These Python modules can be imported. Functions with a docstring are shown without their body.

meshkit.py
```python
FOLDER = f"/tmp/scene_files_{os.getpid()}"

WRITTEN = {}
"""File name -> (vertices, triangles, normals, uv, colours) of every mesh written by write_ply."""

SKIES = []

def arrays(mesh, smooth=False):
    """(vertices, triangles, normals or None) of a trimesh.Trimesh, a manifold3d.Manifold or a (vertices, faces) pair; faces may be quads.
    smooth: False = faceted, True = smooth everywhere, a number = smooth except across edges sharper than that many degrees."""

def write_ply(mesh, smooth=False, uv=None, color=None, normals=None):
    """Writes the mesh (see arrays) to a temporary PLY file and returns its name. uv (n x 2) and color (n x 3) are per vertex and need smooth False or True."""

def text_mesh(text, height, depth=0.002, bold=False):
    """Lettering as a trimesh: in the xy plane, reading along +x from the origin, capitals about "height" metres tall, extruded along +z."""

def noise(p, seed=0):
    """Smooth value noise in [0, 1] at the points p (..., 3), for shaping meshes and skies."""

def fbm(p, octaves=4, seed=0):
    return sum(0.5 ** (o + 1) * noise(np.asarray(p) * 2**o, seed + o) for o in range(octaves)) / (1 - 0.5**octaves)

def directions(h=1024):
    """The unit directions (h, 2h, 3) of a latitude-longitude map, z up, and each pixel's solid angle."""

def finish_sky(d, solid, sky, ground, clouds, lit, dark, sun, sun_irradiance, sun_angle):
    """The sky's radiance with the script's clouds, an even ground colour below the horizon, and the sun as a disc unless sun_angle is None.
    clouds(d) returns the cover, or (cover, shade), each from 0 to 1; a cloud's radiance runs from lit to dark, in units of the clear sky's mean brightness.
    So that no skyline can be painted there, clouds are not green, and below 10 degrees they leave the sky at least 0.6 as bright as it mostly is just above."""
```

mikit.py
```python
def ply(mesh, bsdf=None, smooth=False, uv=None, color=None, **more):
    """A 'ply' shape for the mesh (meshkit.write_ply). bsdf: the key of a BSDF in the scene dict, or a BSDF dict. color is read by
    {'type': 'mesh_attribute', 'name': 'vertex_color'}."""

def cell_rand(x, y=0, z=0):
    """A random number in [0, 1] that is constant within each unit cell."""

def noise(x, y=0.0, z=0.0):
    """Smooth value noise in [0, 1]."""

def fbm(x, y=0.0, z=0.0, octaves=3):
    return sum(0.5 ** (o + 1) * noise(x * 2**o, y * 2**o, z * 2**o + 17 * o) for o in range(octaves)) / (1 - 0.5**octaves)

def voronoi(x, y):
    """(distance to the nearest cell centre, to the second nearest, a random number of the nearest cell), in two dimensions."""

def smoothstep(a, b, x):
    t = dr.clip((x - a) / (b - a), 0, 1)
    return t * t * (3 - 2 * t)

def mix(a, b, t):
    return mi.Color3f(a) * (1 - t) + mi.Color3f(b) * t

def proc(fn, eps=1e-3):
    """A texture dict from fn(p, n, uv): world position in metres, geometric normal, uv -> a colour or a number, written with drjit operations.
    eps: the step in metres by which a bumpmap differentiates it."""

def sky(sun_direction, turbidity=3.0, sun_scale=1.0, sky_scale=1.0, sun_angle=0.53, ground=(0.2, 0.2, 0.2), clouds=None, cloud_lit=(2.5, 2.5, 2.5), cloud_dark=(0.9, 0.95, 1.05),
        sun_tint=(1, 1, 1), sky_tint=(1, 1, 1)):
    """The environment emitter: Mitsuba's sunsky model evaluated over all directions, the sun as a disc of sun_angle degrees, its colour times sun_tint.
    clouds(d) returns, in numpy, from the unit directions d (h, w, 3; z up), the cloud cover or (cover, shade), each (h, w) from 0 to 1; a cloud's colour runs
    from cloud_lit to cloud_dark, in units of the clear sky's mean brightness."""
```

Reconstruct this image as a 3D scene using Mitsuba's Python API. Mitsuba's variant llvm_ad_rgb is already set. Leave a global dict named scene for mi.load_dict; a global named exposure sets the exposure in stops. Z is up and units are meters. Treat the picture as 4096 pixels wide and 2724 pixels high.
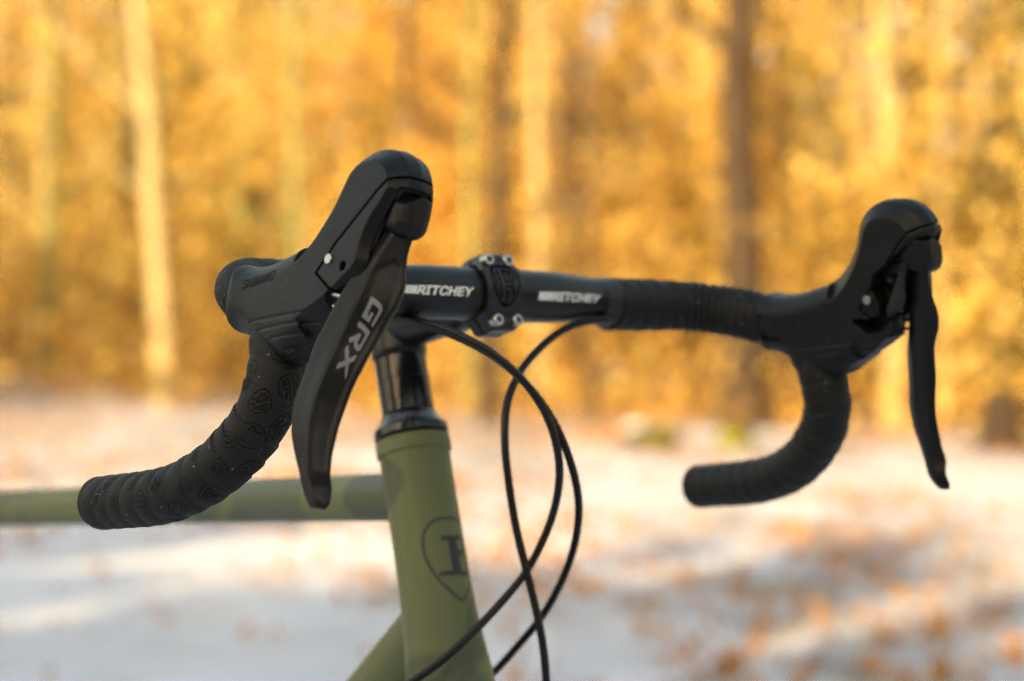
import math, random
import numpy as np, trimesh, manifold3d, shapely
import shapely.geometry as sg
from shapely import affinity
import drjit as dr
import mitsuba as mi
import mikit, meshkit
from mikit import noise, fbm, smoothstep, mix, cell_rand, proc

T = mi.ScalarTransform4f
scene, labels = {}, {}
# ------------------------------------------------------------------ camera, light, exposure
CAM_Z, PITCH = 0.889, 1.942
scene['camera'] = {'type': 'thinlens', 'fov': 2 * math.degrees(math.atan(2048 / 8987.0)), 'fov_axis': 'x',
                   'aperture_radius': 0.0081, 'focus_distance': 1.205, 'near_clip': 0.05, 'far_clip': 900.0,
                   'to_world': T().look_at(origin=[0, 0, CAM_Z], target=[0, 10, CAM_Z + 10 * math.tan(math.radians(PITCH))], up=[0, 0, 1])}
SUN = np.array([-0.50, -0.80, 0.235]); SUN /= np.linalg.norm(SUN)
scene['sky_light'] = mikit.sky(SUN.tolist(), turbidity=3.5, sun_scale=0.74, sun_tint=(0.90, 1.0, 1.16), sky_tint=(1.34, 1.03, 0.76), ground=(0.45, 0.42, 0.38))
exposure = 4.2
RNG = np.random.default_rng(7)

# ------------------------------------------------------------------ materials
def rgb(*c): return {'type': 'rgb', 'value': list(c)}
def princ(base, rough, **k):
    d = {'type': 'principled', 'base_color': base if isinstance(base, dict) else rgb(*base), 'roughness': rough}
    d.update(k); return d
def mat(name, d, two=True):
    scene[name] = {'type': 'twosided', 'bsdf': d} if two else d
    return name
def bump(d, fn, scale, eps=3e-4):
    return {'type': 'bumpmap', 'arbitrary': proc(fn, eps=eps), 'bsdf': d, 'scale': scale}

def rubber_col(p, n, uv):
    a = fbm(p.x * 60, p.y * 60, p.z * 60)
    s = smoothstep(0.9975, 0.9985, cell_rand(p.x * 2600, p.y * 2600, p.z * 2600))
    return mix((0.0042, 0.0045, 0.0055), (0.0064, 0.0068, 0.0081), a) * (1 - s) + mi.Color3f(0.16, 0.15, 0.14) * s
mat('rubber', bump(princ(proc(rubber_col), 0.46, specular=0.26), lambda p, n, uv: noise(p.x * 2600, p.y * 2600, p.z * 2600), 5e-5))
def tape_col(p, n, uv):
    a = fbm(p.x * 130, p.y * 130, p.z * 130)
    s = smoothstep(0.9982, 0.999, cell_rand(p.x * 1500, p.y * 1500, p.z * 1500))
    return mix((0.0058, 0.0057, 0.0060), (0.0115, 0.0112, 0.0113), a) * (1 - s) + mi.Color3f(0.40, 0.33, 0.25) * s
mat('tape', bump(princ(proc(tape_col), 0.60, specular=0.3), lambda p, n, uv: fbm(p.x * 900, p.y * 900, p.z * 900), 1.2e-4))
mat('tape_emblem', princ((0.0042, 0.0042, 0.0042), 0.55, specular=0.14))
mat('hood_mark', princ((0.0034, 0.0036, 0.0042), 0.6, specular=0.14))
mat('bracket_black', bump(princ((0.0036, 0.0036, 0.0042), 0.40, specular=0.24), lambda p, n, uv: noise(p.x * 3000, p.y * 3000, p.z * 3000), 3e-5))
mat('lever_black', princ((0.0040, 0.0043, 0.0052), 0.40, specular=0.28))
mat('dark_hole', princ((0.006, 0.006, 0.006), 0.5))
mat('bar_black', princ((0.0060, 0.0058, 0.0060), 0.36, specular=0.36))
mat('stem_black', princ((0.0065, 0.0065, 0.007), 0.32, specular=0.40))
mat('gloss_black', princ((0.006, 0.006, 0.007), 0.16, specular=0.5))
mat('hose_black', princ((0.005, 0.005, 0.0052), 0.33, specular=0.35))
mat('finish_band', princ((0.018, 0.018, 0.019), 0.42, specular=0.35))
mat('white_print', princ((0.82, 0.82, 0.82), 0.45))
mat('grey_print', princ((0.17, 0.17, 0.185), 0.45))
mat('badge_print', princ((0.022, 0.022, 0.026), 0.4))
mat('steel', princ((0.50, 0.48, 0.44), 0.30, metallic=1.0))
mat('tyre_black', princ((0.02, 0.02, 0.02), 0.7))
def camo(p, n, uv):
    a = fbm(p.x * 16 + 3.0, p.y * 16, p.z * 16 + 1.7, octaves=2)
    c = mix((0.090, 0.104, 0.053), (0.128, 0.141, 0.052), smoothstep(0.46, 0.50, a))
    return mix(c, (0.074, 0.086, 0.042), smoothstep(0.60, 0.64, fbm(p.x * 13 + 9, p.y * 13 + 4, p.z * 13, octaves=2)))
mat('green_paint', princ(proc(camo), 0.46, specular=0.45))

# ------------------------------------------------------------------ entries
def add(key, mesh, m, smooth=40, to_world=None, **kw):
    if key in scene:
        i = 1
        while f'{key}_{i:03d}' in scene: i += 1
        key = f'{key}_{i:03d}'
    d = mesh if isinstance(mesh, dict) else mikit.ply(mesh, m, smooth=smooth, **kw)
    scene[key] = {**d, 'to_world': to_world} if to_world is not None else d
    return key
def tag(key, label=None, category=None, group=None, kind=None):
    labels[key] = {k: v for k, v in (('label', label), ('category', category), ('group', group), ('kind', kind)) if v}

# ------------------------------------------------------------------ mesh helpers (millimetres, handlebar axes: a forward, b left, c up)
YAW = 0.8755261
RV = np.array([math.cos(YAW), math.sin(YAW), 0]); VV = np.array([-math.sin(YAW), math.cos(YAW), 0])
PIVOT = np.array([1071.85, -866.19, 0.0]); BAR_Z = 0.965
def to_scene(P):
    Q = np.asarray(P, float) - PIVOT
    return np.stack([Q @ RV, Q @ VV, np.asarray(P, float)[..., 2] + BAR_Z * 1000], -1) * 0.001
def placed(m, mirror=False):
    v, f = np.array(m.vertices, float), np.array(m.faces)
    if mirror: v = v * [1, -1, 1]; f = f[:, ::-1]
    return trimesh.Trimesh(to_scene(v), f, process=False)
LEAN = 0.22; LN = math.hypot(1, LEAN)
HV = np.array([0, LEAN, 1]) / LN; WV = np.array([0, -1, LEAN]) / LN; OV = np.array([0, -206.0, 0])
def loc(P):
    """lever axes (a forward, w outward, h up along the leaning drop) of the right-hand side -> handlebar axes"""
    P = np.asarray(P, float)
    return OV + P[..., :1] * np.array([1.0, 0, 0]) + P[..., 1:2] * WV + P[..., 2:3] * HV
def bike(key, m, mt, smooth=40, mirror=False): return add('bicycle__' + key, placed(m, mirror), mt, smooth)
def local(m): return trimesh.Trimesh(loc(np.array(m.vertices)), np.array(m.faces)[:, ::-1], process=False)

def spline(pts, n):
    from scipy.interpolate import CubicSpline
    pts = np.asarray(pts, float)
    t = np.concatenate([[0], np.cumsum(np.linalg.norm(np.diff(pts, axis=0), axis=1) ** 0.7)])
    cs = CubicSpline(t, pts)
    p = cs(np.linspace(0, t[-1], 4000))
    s = np.concatenate([[0], np.cumsum(np.linalg.norm(np.diff(p, axis=0), axis=1))])
    q = np.linspace(0, s[-1], n)
    return np.stack([np.interp(q, s, p[:, i]) for i in range(p.shape[1])], -1), q
def frames(p, up=(0, 0, 1)):
    t = np.gradient(p, axis=0); t /= np.linalg.norm(t, axis=1, keepdims=True)
    n = np.cross(t[0], up); n /= np.linalg.norm(n)
    N = [n]
    for i in range(1, len(p)):
        n = N[-1] - t[i] * (N[-1] @ t[i]); N.append(n / np.linalg.norm(n))
    N = np.array(N)
    return t, N, np.cross(t, N)
def grid_faces(n, m, close=True):
    i, j = np.meshgrid(np.arange(n - 1), np.arange(m if close else m - 1), indexing='ij')
    j2 = (j + 1) % m
    return np.stack([i * m + j, i * m + j2, (i + 1) * m + j2, (i + 1) * m + j], -1).reshape(-1, 4)
def loft(rings):
    """closed skin through rings (n, m, 3), with fan caps"""
    n, m, _ = rings.shape
    q = grid_faces(n, m)
    v = np.vstack([rings.reshape(-1, 3), rings[0].mean(0), rings[-1].mean(0)])
    j = np.arange(m); k = (j + 1) % m
    f = np.vstack([q[:, [0, 1, 2]], q[:, [0, 2, 3]], np.stack([k, j, j * 0 + n * m], 1), np.stack([(n - 1) * m + j, (n - 1) * m + k, j * 0 + n * m + 1], 1)])
    t = trimesh.Trimesh(v, f, process=False)
    if t.volume < 0: t.invert()
    return t
def sweep(path, r, sides=32, n=None, up=(0, 0, 1)):
    p, s = spline(path, n or max(8, len(path) * 12))
    t, N, B = frames(p, up)
    th = np.arange(sides) * 2 * np.pi / sides
    rr = (r(s[:, None], th[None]) if callable(r) else np.full((len(p), sides), float(r)))[..., None]
    return loft(p[:, None] + rr * (np.cos(th)[None, :, None] * N[:, None] + np.sin(th)[None, :, None] * B[:, None]))
def lathe(base, axis, prof, sides=48):
    """prof: (distance along axis, radius) pairs; sharp corners are kept by doubling them"""
    axis = np.asarray(axis, float) / np.linalg.norm(axis)
    e1 = np.cross(axis, [0.3, 0.9, 0.1]); e1 /= np.linalg.norm(e1); e2 = np.cross(axis, e1)
    th = np.arange(sides) * 2 * np.pi / sides
    d = np.cos(th)[:, None] * e1 + np.sin(th)[:, None] * e2
    return loft(np.array([np.asarray(base, float) + axis * a + d * max(r, 1e-3) for a, r in prof]))
def tube_line(p0, p1, r0, r1=None, sides=40):
    p0, p1 = np.asarray(p0, float), np.asarray(p1, float); L = np.linalg.norm(p1 - p0); r1 = r0 if r1 is None else r1
    return lathe(p0, p1 - p0, [(0, 0.2), (0, r0), (L, r1), (L, 0.2)], sides)

def surface_net(F, origin, step):
    """naive surface net of the sampled field F (negative inside)"""
    ins = F < 0
    nx, ny, nz = (s - 1 for s in F.shape)
    cnt = np.zeros((nx, ny, nz), np.int8)
    for dx, dy, dz in np.ndindex(2, 2, 2): cnt += ins[dx:dx + nx, dy:dy + ny, dz:dz + nz]
    I = np.argwhere((cnt > 0) & (cnt < 8))
    acc = np.zeros((len(I), 3)); num = np.zeros(len(I))
    corner = {c: F[I[:, 0] + c[0], I[:, 1] + c[1], I[:, 2] + c[2]] for c in np.ndindex(2, 2, 2)}
    for c in np.ndindex(2, 2, 2):
        for ax in range(3):
            if c[ax]: continue
            e = list(c); e[ax] = 1; A, B = corner[c], corner[tuple(e)]
            on = (A < 0) != (B < 0)
            t = np.where(on, A / np.where(on, A - B, 1), 0)
            P = np.array(c, float)[None] + np.zeros((len(I), 1)); P[:, ax] = t
            acc[on] += P[on]; num += on
    V = I + acc / num[:, None]
    idx = np.full((nx, ny, nz), -1, np.int64); idx[I[:, 0], I[:, 1], I[:, 2]] = np.arange(len(I))
    quads = []
    for ax in range(3):
        a, b = (ax + 1) % 3, (ax + 2) % 3
        s0 = [slice(1, -1)] * 3; s0[ax] = slice(0, -1); s1 = list(s0); s1[ax] = slice(1, None)
        A, B = ins[tuple(s0)], ins[tuple(s1)]
        E = np.argwhere(A != B); fl = A[E[:, 0], E[:, 1], E[:, 2]]
        off = np.ones(3, int); off[ax] = 0; E = E + off
        def at(da, db):
            q = E.copy(); q[:, a] += da; q[:, b] += db
            return idx[q[:, 0], q[:, 1], q[:, 2]]
        q = np.stack([at(-1, -1), at(0, -1), at(0, 0), at(-1, 0)], 1)
        q[~fl] = q[~fl][:, ::-1]; quads.append(q)
    q = np.vstack(quads); q = q[(q >= 0).all(1)]
    m = trimesh.Trimesh(V * step + np.asarray(origin), np.vstack([q[:, [0, 1, 2]], q[:, [0, 2, 3]]]), process=False)
    trimesh.smoothing.filter_taubin(m, iterations=4)
    return m
def field(lo, hi, step):
    ax = [np.arange(l, h + step, step, dtype=np.float32) for l, h in zip(lo, hi)]
    return np.meshgrid(*ax, indexing='ij', sparse=True)
def poly_sd(pts, X, Z):
    """signed distance to a polygon in the plane, negative inside"""
    p = np.asarray(pts, np.float32); d = np.full(np.broadcast(X, Z).shape, 1e9, np.float32); inside = np.zeros(d.shape, bool)
    for i in range(len(p)):
        a, b = p[i], p[(i + 1) % len(p)]; e = b - a
        t = np.clip(((X - a[0]) * e[0] + (Z - a[1]) * e[1]) / (e @ e + 1e-9), 0, 1)
        d = np.minimum(d, np.hypot(X - a[0] - t * e[0], Z - a[1] - t * e[1]))
        c = (a[1] > Z) != (b[1] > Z)
        inside ^= c & (X < (b[0] - a[0]) * (Z - a[1]) / (b[1] - a[1] + 1e-9) + a[0])
    return np.where(inside, -d, d)
def smooth_closed(pts, n=8):
    p = np.asarray(pts, float); q = []
    for i in range(len(p)):
        p0, p1, p2, p3 = p[i - 1], p[i], p[(i + 1) % len(p)], p[(i + 2) % len(p)]
        for t in np.arange(n) / n:
            q.append(0.5 * (2 * p1 + (p2 - p0) * t + (2 * p0 - 5 * p1 + 4 * p2 - p3) * t * t + (3 * p1 - p0 - 3 * p2 + p3) * t ** 3))
    return np.array(q)
def hull_round(pts, r, n=3):
    """hull of small spheres at the points"""
    s = trimesh.creation.icosphere(n, r)
    return trimesh.convex.convex_hull(np.vstack([s.vertices + p for p in np.asarray(pts, float)]))
def sstep(a, b, x):
    t = np.clip((x - a) / (b - a), 0, 1); return t * t * (3 - 2 * t)
def flat_text(text, h, shear=0.0, widen=1.0, bold=True):
    """lettering as a shapely shape, baseline at the origin"""
    m = meshkit.text_mesh(text, h, 1.0, bold=bold)
    top = m.vertices[:, 2] > 0.5
    tri = m.faces[top[m.faces].all(1)]
    s = shapely.union_all([sg.Polygon(m.vertices[t, :2]).buffer(0.004 * h) for t in tri])
    return affinity.affine_transform(s, [widen, shear, 0, 1, 0, 0])
def decal(shape, fn, step=1.0):
    """a thin print: a flat outline cut fine and laid on a surface by fn((n, 2)) -> (n, 3)"""
    ms = []
    for g in getattr(shape, 'geoms', [shape]):
        if g.geom_type != 'Polygon' or g.area < 1e-4: continue
        v, f = trimesh.creation.triangulate_polygon(g.simplify(step * 0.03), engine='earcut')
        v3 = np.column_stack([v, np.zeros(len(v))])
        v3, f = trimesh.remesh.subdivide_to_size(v3, f, step, max_iter=12)
        ms.append(trimesh.Trimesh(fn(v3[:, :2]), f, process=False))
    m = trimesh.util.concatenate(ms); m.merge_vertices()
    return m

# ================================================================== ground and the road it makes
def ground_z(x, y):
    s = np.clip(0.0395 - 0.00185 * np.clip(x, -12, 12), 0.012, 0.065)
    d = np.maximum(y - 2.5, 0)
    base = s * np.where(d < 40, d, 40 + (d - 40) * 0.7)
    P = np.stack([x * 0.55, y * 0.33, x * 0], -1)
    return base + (meshkit.fbm(P, 3, 3) - 0.5) * 0.10 * np.clip((y - 3) / 4, 0, 1)
def make_ground():
    ys = np.concatenate([np.linspace(-120, -6, 20), np.linspace(-5, 50, 250), np.geomspace(51, 600, 40)])
    xs = np.concatenate([-np.geomspace(400, 16, 24), np.linspace(-15, 15, 180), np.geomspace(16, 400, 24)])
    X, Y = np.meshgrid(xs, ys, indexing='ij')
    v = np.stack([X, Y, ground_z(X, Y)], -1).reshape(-1, 3)
    q = grid_faces(len(xs), len(ys), close=False)
    m = trimesh.Trimesh(v, np.vstack([q[:, [0, 2, 1]], q[:, [0, 3, 2]]]), process=False)
    if m.face_normals[:, 2].mean() < 0: m.invert()
    return m
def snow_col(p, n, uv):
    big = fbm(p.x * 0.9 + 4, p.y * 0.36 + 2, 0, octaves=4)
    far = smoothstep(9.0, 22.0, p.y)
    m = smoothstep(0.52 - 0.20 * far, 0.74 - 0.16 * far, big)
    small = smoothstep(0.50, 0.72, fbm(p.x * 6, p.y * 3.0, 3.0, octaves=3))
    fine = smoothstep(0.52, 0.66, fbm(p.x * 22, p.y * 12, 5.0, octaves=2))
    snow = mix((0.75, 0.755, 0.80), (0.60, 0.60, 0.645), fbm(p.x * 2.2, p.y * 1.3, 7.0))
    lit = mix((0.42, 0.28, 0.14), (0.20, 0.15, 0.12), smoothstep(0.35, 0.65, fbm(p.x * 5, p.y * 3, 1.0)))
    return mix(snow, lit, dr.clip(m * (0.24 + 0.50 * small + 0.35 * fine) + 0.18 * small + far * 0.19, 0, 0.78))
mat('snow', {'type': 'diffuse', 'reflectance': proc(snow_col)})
add('ground', make_ground(), 'snow', smooth=True)
tag('ground', kind='structure')

# ================================================================== trees
def leaf_bsdf(name):
    mat(name, {'type': 'principledthin', 'base_color': {'type': 'mesh_attribute', 'name': 'vertex_color'}, 'roughness': 0.6, 'spec_trans': 0.0, 'diff_trans': 1.0}, two=False)
leaf_bsdf('leaf')
def bark(c0, c1):
    return lambda p, n, uv: mix(c0, c1, fbm(p.x * 9, p.y * 9, p.z * 2.2))
mat('pale_bark', {'type': 'diffuse', 'reflectance': proc(bark((0.26, 0.20, 0.10), (0.46, 0.37, 0.19)))})
mat('brown_bark', {'type': 'diffuse', 'reflectance': proc(bark((0.06, 0.042, 0.028), (0.12, 0.085, 0.055)))})
mat('dark_bark', {'type': 'diffuse', 'reflectance': proc(bark((0.032, 0.023, 0.016), (0.075, 0.053, 0.036)))})
mat('green_bark', {'type': 'diffuse', 'reflectance': proc(bark((0.14, 0.14, 0.05), (0.27, 0.24, 0.09)))})
PALETTES = {'gold': [(0.84, 0.579, 0.149), (0.80, 0.523, 0.123), (0.84, 0.616, 0.219)],
            'amber': [(0.82, 0.485, 0.113), (0.74, 0.411, 0.087), (0.82, 0.542, 0.157)],
            'yellow': [(0.83, 0.653, 0.219), (0.76, 0.616, 0.176), (0.84, 0.672, 0.315)],
            'rust': [(0.409, 0.208, 0.050), (0.322, 0.162, 0.043), (0.446, 0.260, 0.076)],
            'olive': [(0.322, 0.267, 0.066), (0.260, 0.208, 0.054), (0.409, 0.324, 0.092)]}
def leaves(P, size, cols, rng):
    n = len(P)
    a = rng.normal(size=(n, 3)); a /= np.linalg.norm(a, axis=1, keepdims=True)
    b = np.cross(a, rng.normal(size=(n, 3))); b /= np.linalg.norm(b, axis=1, keepdims=True)
    s = (size * rng.uniform(0.6, 1.4, n))[:, None]
    v = np.stack([P - a * s, P + b * s * 0.6, P + a * s, P - b * s * 0.6], 1).reshape(-1, 3)
    i = np.arange(n)[:, None] * 4
    f = np.vstack([i + [0, 1, 2], i + [0, 2, 3]])
    c = np.asarray(cols)[rng.integers(0, len(cols), n)] * rng.uniform(0.75, 1.12, (n, 1))
    return trimesh.Trimesh(v, f, process=False), np.repeat(np.clip(c, 0, 0.85), 4, 0)
def crown_points(rng, n, height, spread, low):
    """leaf points in clumps along limbs that leave an upright stem"""
    out = []
    limbs = int(34 * height / 9)
    for k in range(limbs):
        z0 = low + (height * 0.95 - low) * rng.beta(1.0, 2.3); az = rng.uniform(0, 2 * np.pi)
        L = spread * (1.05 - 0.75 * (z0 / height) ** 1.5) * rng.uniform(0.5, 1.1)
        d = np.array([np.cos(az), np.sin(az), rng.uniform(0.05, 0.75)])
        m = max(8, n // limbs)
        t = rng.beta(1.6, 1.1, m)
        clump = rng.integers(0, 6, m); cc = rng.normal(size=(6, 3)) * [0.22, 0.22, 0.75] * L * 0.6
        out.append(np.array([0, 0, z0]) + t[:, None] * L * d + cc[clump] * t[:, None] + rng.normal(size=(m, 3)) * [0.09, 0.09, 0.24])
    return np.vstack(out)
def stem_mesh(rng, height, r, lean=(0, 0), limbs=True):
    z = np.linspace(-0.4, height, 14)
    wob = np.cumsum(rng.normal(size=(14, 2)), 0) * 0.018 * height / 9
    p = np.column_stack([lean[0] * np.maximum(z, 0) + wob[:, 0] - wob[1, 0], lean[1] * np.maximum(z, 0) + wob[:, 1] - wob[1, 1], z])
    parts = [sweep(p, lambda s, th: r * (1 - 0.72 * s / (height + 0.4)) * (1 + 0.35 * np.exp(-s / 0.35)) * (1 + 0.05 * np.sin(3 * th + s)), 12, 30, up=(0, 1, 0))]
    if limbs:
        for k in range(9):
            i = rng.uniform(0.25, 0.9) * 13; i0 = int(i); o = p[i0]; az = rng.uniform(0, 2 * np.pi); L = rng.uniform(0.8, 1.9)
            d = np.array([np.cos(az), np.sin(az), rng.uniform(0.3, 0.9)])
            parts.append(sweep([o, o + d * L * 0.5 + [0, 0, 0.06], o + d * L + [0, 0, 0.25]], lambda s, th: r * 0.28 * (1 - 0.8 * s / (L * 1.6)) + 0 * th, 6, 6))
    return trimesh.util.concatenate(parts)
CROWNS, STEMS = {}, {}
for pi, (pal, cols) in enumerate(PALETTES.items()):
    for v in range(2):
        rng = np.random.default_rng(100 + 10 * pi + v)
        P = crown_points(rng, 3800, 11.0, 2.7, 0.4 if v == 0 else 1.3)
        m, c = leaves(P, 0.068, cols, rng)
        CROWNS[pal, v] = mikit.ply(m, 'leaf', smooth=False, color=c)
for v in range(3):
    rng = np.random.default_rng(300 + v)
    for b in ('pale', 'brown', 'green'):
        STEMS[b, v] = mikit.ply(stem_mesh(np.random.default_rng(300 + v), 11.5, 0.10), b + '_bark', smooth=True)
def place_tf(x, y, rot, s, dz=0): return T().translate([x, y, float(ground_z(np.array(x), np.array(y))) + dz]).rotate([0, 0, 1], rot).scale([s, s, s])
PX = lambda px, d: (px - 1179) * 1.73706 / 8987 * d      # metres right of the view axis for a bearing
def tree(name, x, y, pal, v, barkname, rot, s, label, group=None, own_stem=None, crown=True):
    key = name; i = 1
    while key in labels: key = f'{name}_{i:03d}'; i += 1
    tf = place_tf(x, y, rot, s)
    if own_stem is not None: add(key + '__trunk', own_stem, barkname + '_bark', smooth=True, to_world=place_tf(x, y, 0, 1))
    else: add(key + '__trunk', STEMS[barkname, v % 3], None, to_world=tf)
    if crown and pal: add(key + '__crown', CROWNS[pal, v % 2], None, to_world=tf)
    tag(key, label, 'tree', group)
def hero(px, d, r, barkname, lean, pal, v, label, s=1.0, name='beech_tree', height=11):
    rng = np.random.default_rng(int(px) + 5)
    tree(name, PX(px, d), d, pal, v, barkname, float(px % 360), s, label, own_stem=stem_mesh(rng, height, r, lean))
hero(384, 24.0, 0.125, 'pale', (-0.085, 0), None, 1, 'pale sunlit leaning tree trunk left of the near brake lever')
hero(1715, 24.0, 0.26, 'dark', (-0.022, 0), None, 1, 'broad dark tree trunk rising left of the far brake hood')
hero(1128, 22.5, 0.105, 'dark', (0.034, 0), None, 1, 'slim dark brown tree trunk above the stem')
hero(1252, 26.0, 0.10, 'pale', (-0.030, 0), None, 0, 'pale sunlit tree trunk just right of the slim brown trunk above the stem')
hero(2090, 30.0, 0.10, 'pale', (0.0, 0), None, 0, 'pale tree trunk above and left of the far brake hood tip, at right')
hero(112, 27.0, 0.12, 'green', (0.01, 0), None, 0, 'greenish tree trunk near the left edge of the photo')
hero(585, 36.0, 0.13, 'green', (0.0, 0), None, 1, 'dim trunk between the pale leaning tree and the near brake hood')
hero(838, 34.0, 0.14, 'brown', (-0.01, 0), None, 0, 'brown trunk straight above the near brake hood')
hero(1560, 34.0, 0.12, 'green', (0.02, 0), None, 1, 'olive green trunk left of the broad dark trunk')
hero(1335, 33.0, 0.10, 'pale', (-0.06, 0), None, 1, 'thin pale leaning young tree above the bar lettering')
hero(2275, 36.0, 0.10, 'brown', (0.015, 0), None, 1, 'thin brown trunk near the right edge of the photo')
def where(x, d):
    p = (x / d * 8987 / 1.73706 + 1179) / 2358
    if p < -0.02: return 'beyond the left edge'
    if p > 1.02: return 'beyond the right edge'
    k = min(9, max(0, int(p * 10)))
    return ['at the left edge', 'left of the near drop end', 'above the near bar drop', 'behind the near brake hood', 'above the near bar lettering', 'above the stem', 'above the far bar lettering', 'above the far bar tape', 'behind the far brake hood', 'at the right edge'][k]
rng = np.random.default_rng(11)
NAMES = {'gold': 'golden leaved tree blurred in the autumn wood', 'amber': 'amber leaved tree blurred in the autumn wood', 'yellow': 'yellow leaved tree blurred in the autumn wood', 'rust': 'rust leaved tree blurred in the autumn wood', 'olive': 'olive brown leaved tree blurred in the autumn wood'}
k = 0
for row, (d0, d1, n) in enumerate(((25.5, 29, 12), (30, 36, 16), (36, 44, 18), (44, 56, 19))):
    for i in range(n):
        d = rng.uniform(d0, d1); half = 0.27 * d + 4.5
        x = -half + 2 * half * (i + rng.uniform(0.15, 0.85)) / n
        pal = ['gold', 'amber', 'yellow', 'gold', 'amber', 'rust', 'olive', 'olive'][rng.integers(0, 8)]
        tree('autumn_tree', x, d, pal, k, ['brown', 'pale', 'green', 'brown'][rng.integers(0, 4)], rng.uniform(0, 360), rng.uniform(0.85, 1.3), NAMES[pal].replace('blurred in the autumn wood', ['in the front row of the wood', 'in the second row of the wood', 'in the third row of the wood', 'deep in the wood'][row]) + ', ' + where(x, d), group=NAMES[pal].replace('tree', 'trees'))
        k += 1
rng = np.random.default_rng(12)
for i in range(30):
    d = rng.uniform(23.5, 42); x = (-1 + 2 * (i + rng.uniform(0.1, 0.9)) / 30) * (0.235 * d)
    b = ['pale', 'brown', 'green', 'brown', 'green'][rng.integers(0, 5)]
    tx_ = {'pale': 'pale slim young trunk among the golden leaves', 'brown': 'dark slim young trunk among the golden leaves', 'green': 'olive slim young trunk among the golden leaves'}[b]
    tree('slim_tree', x, d, None, i, b, rng.uniform(0, 360), rng.uniform(0.55, 1.15), tx_.replace(' among the golden leaves', ' ' + ('near the edge of' if d < 31 else 'deep in') + ' the wood, ' + where(x, d)), group=tx_.replace('trunk', 'trunks'), crown=False)
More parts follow.
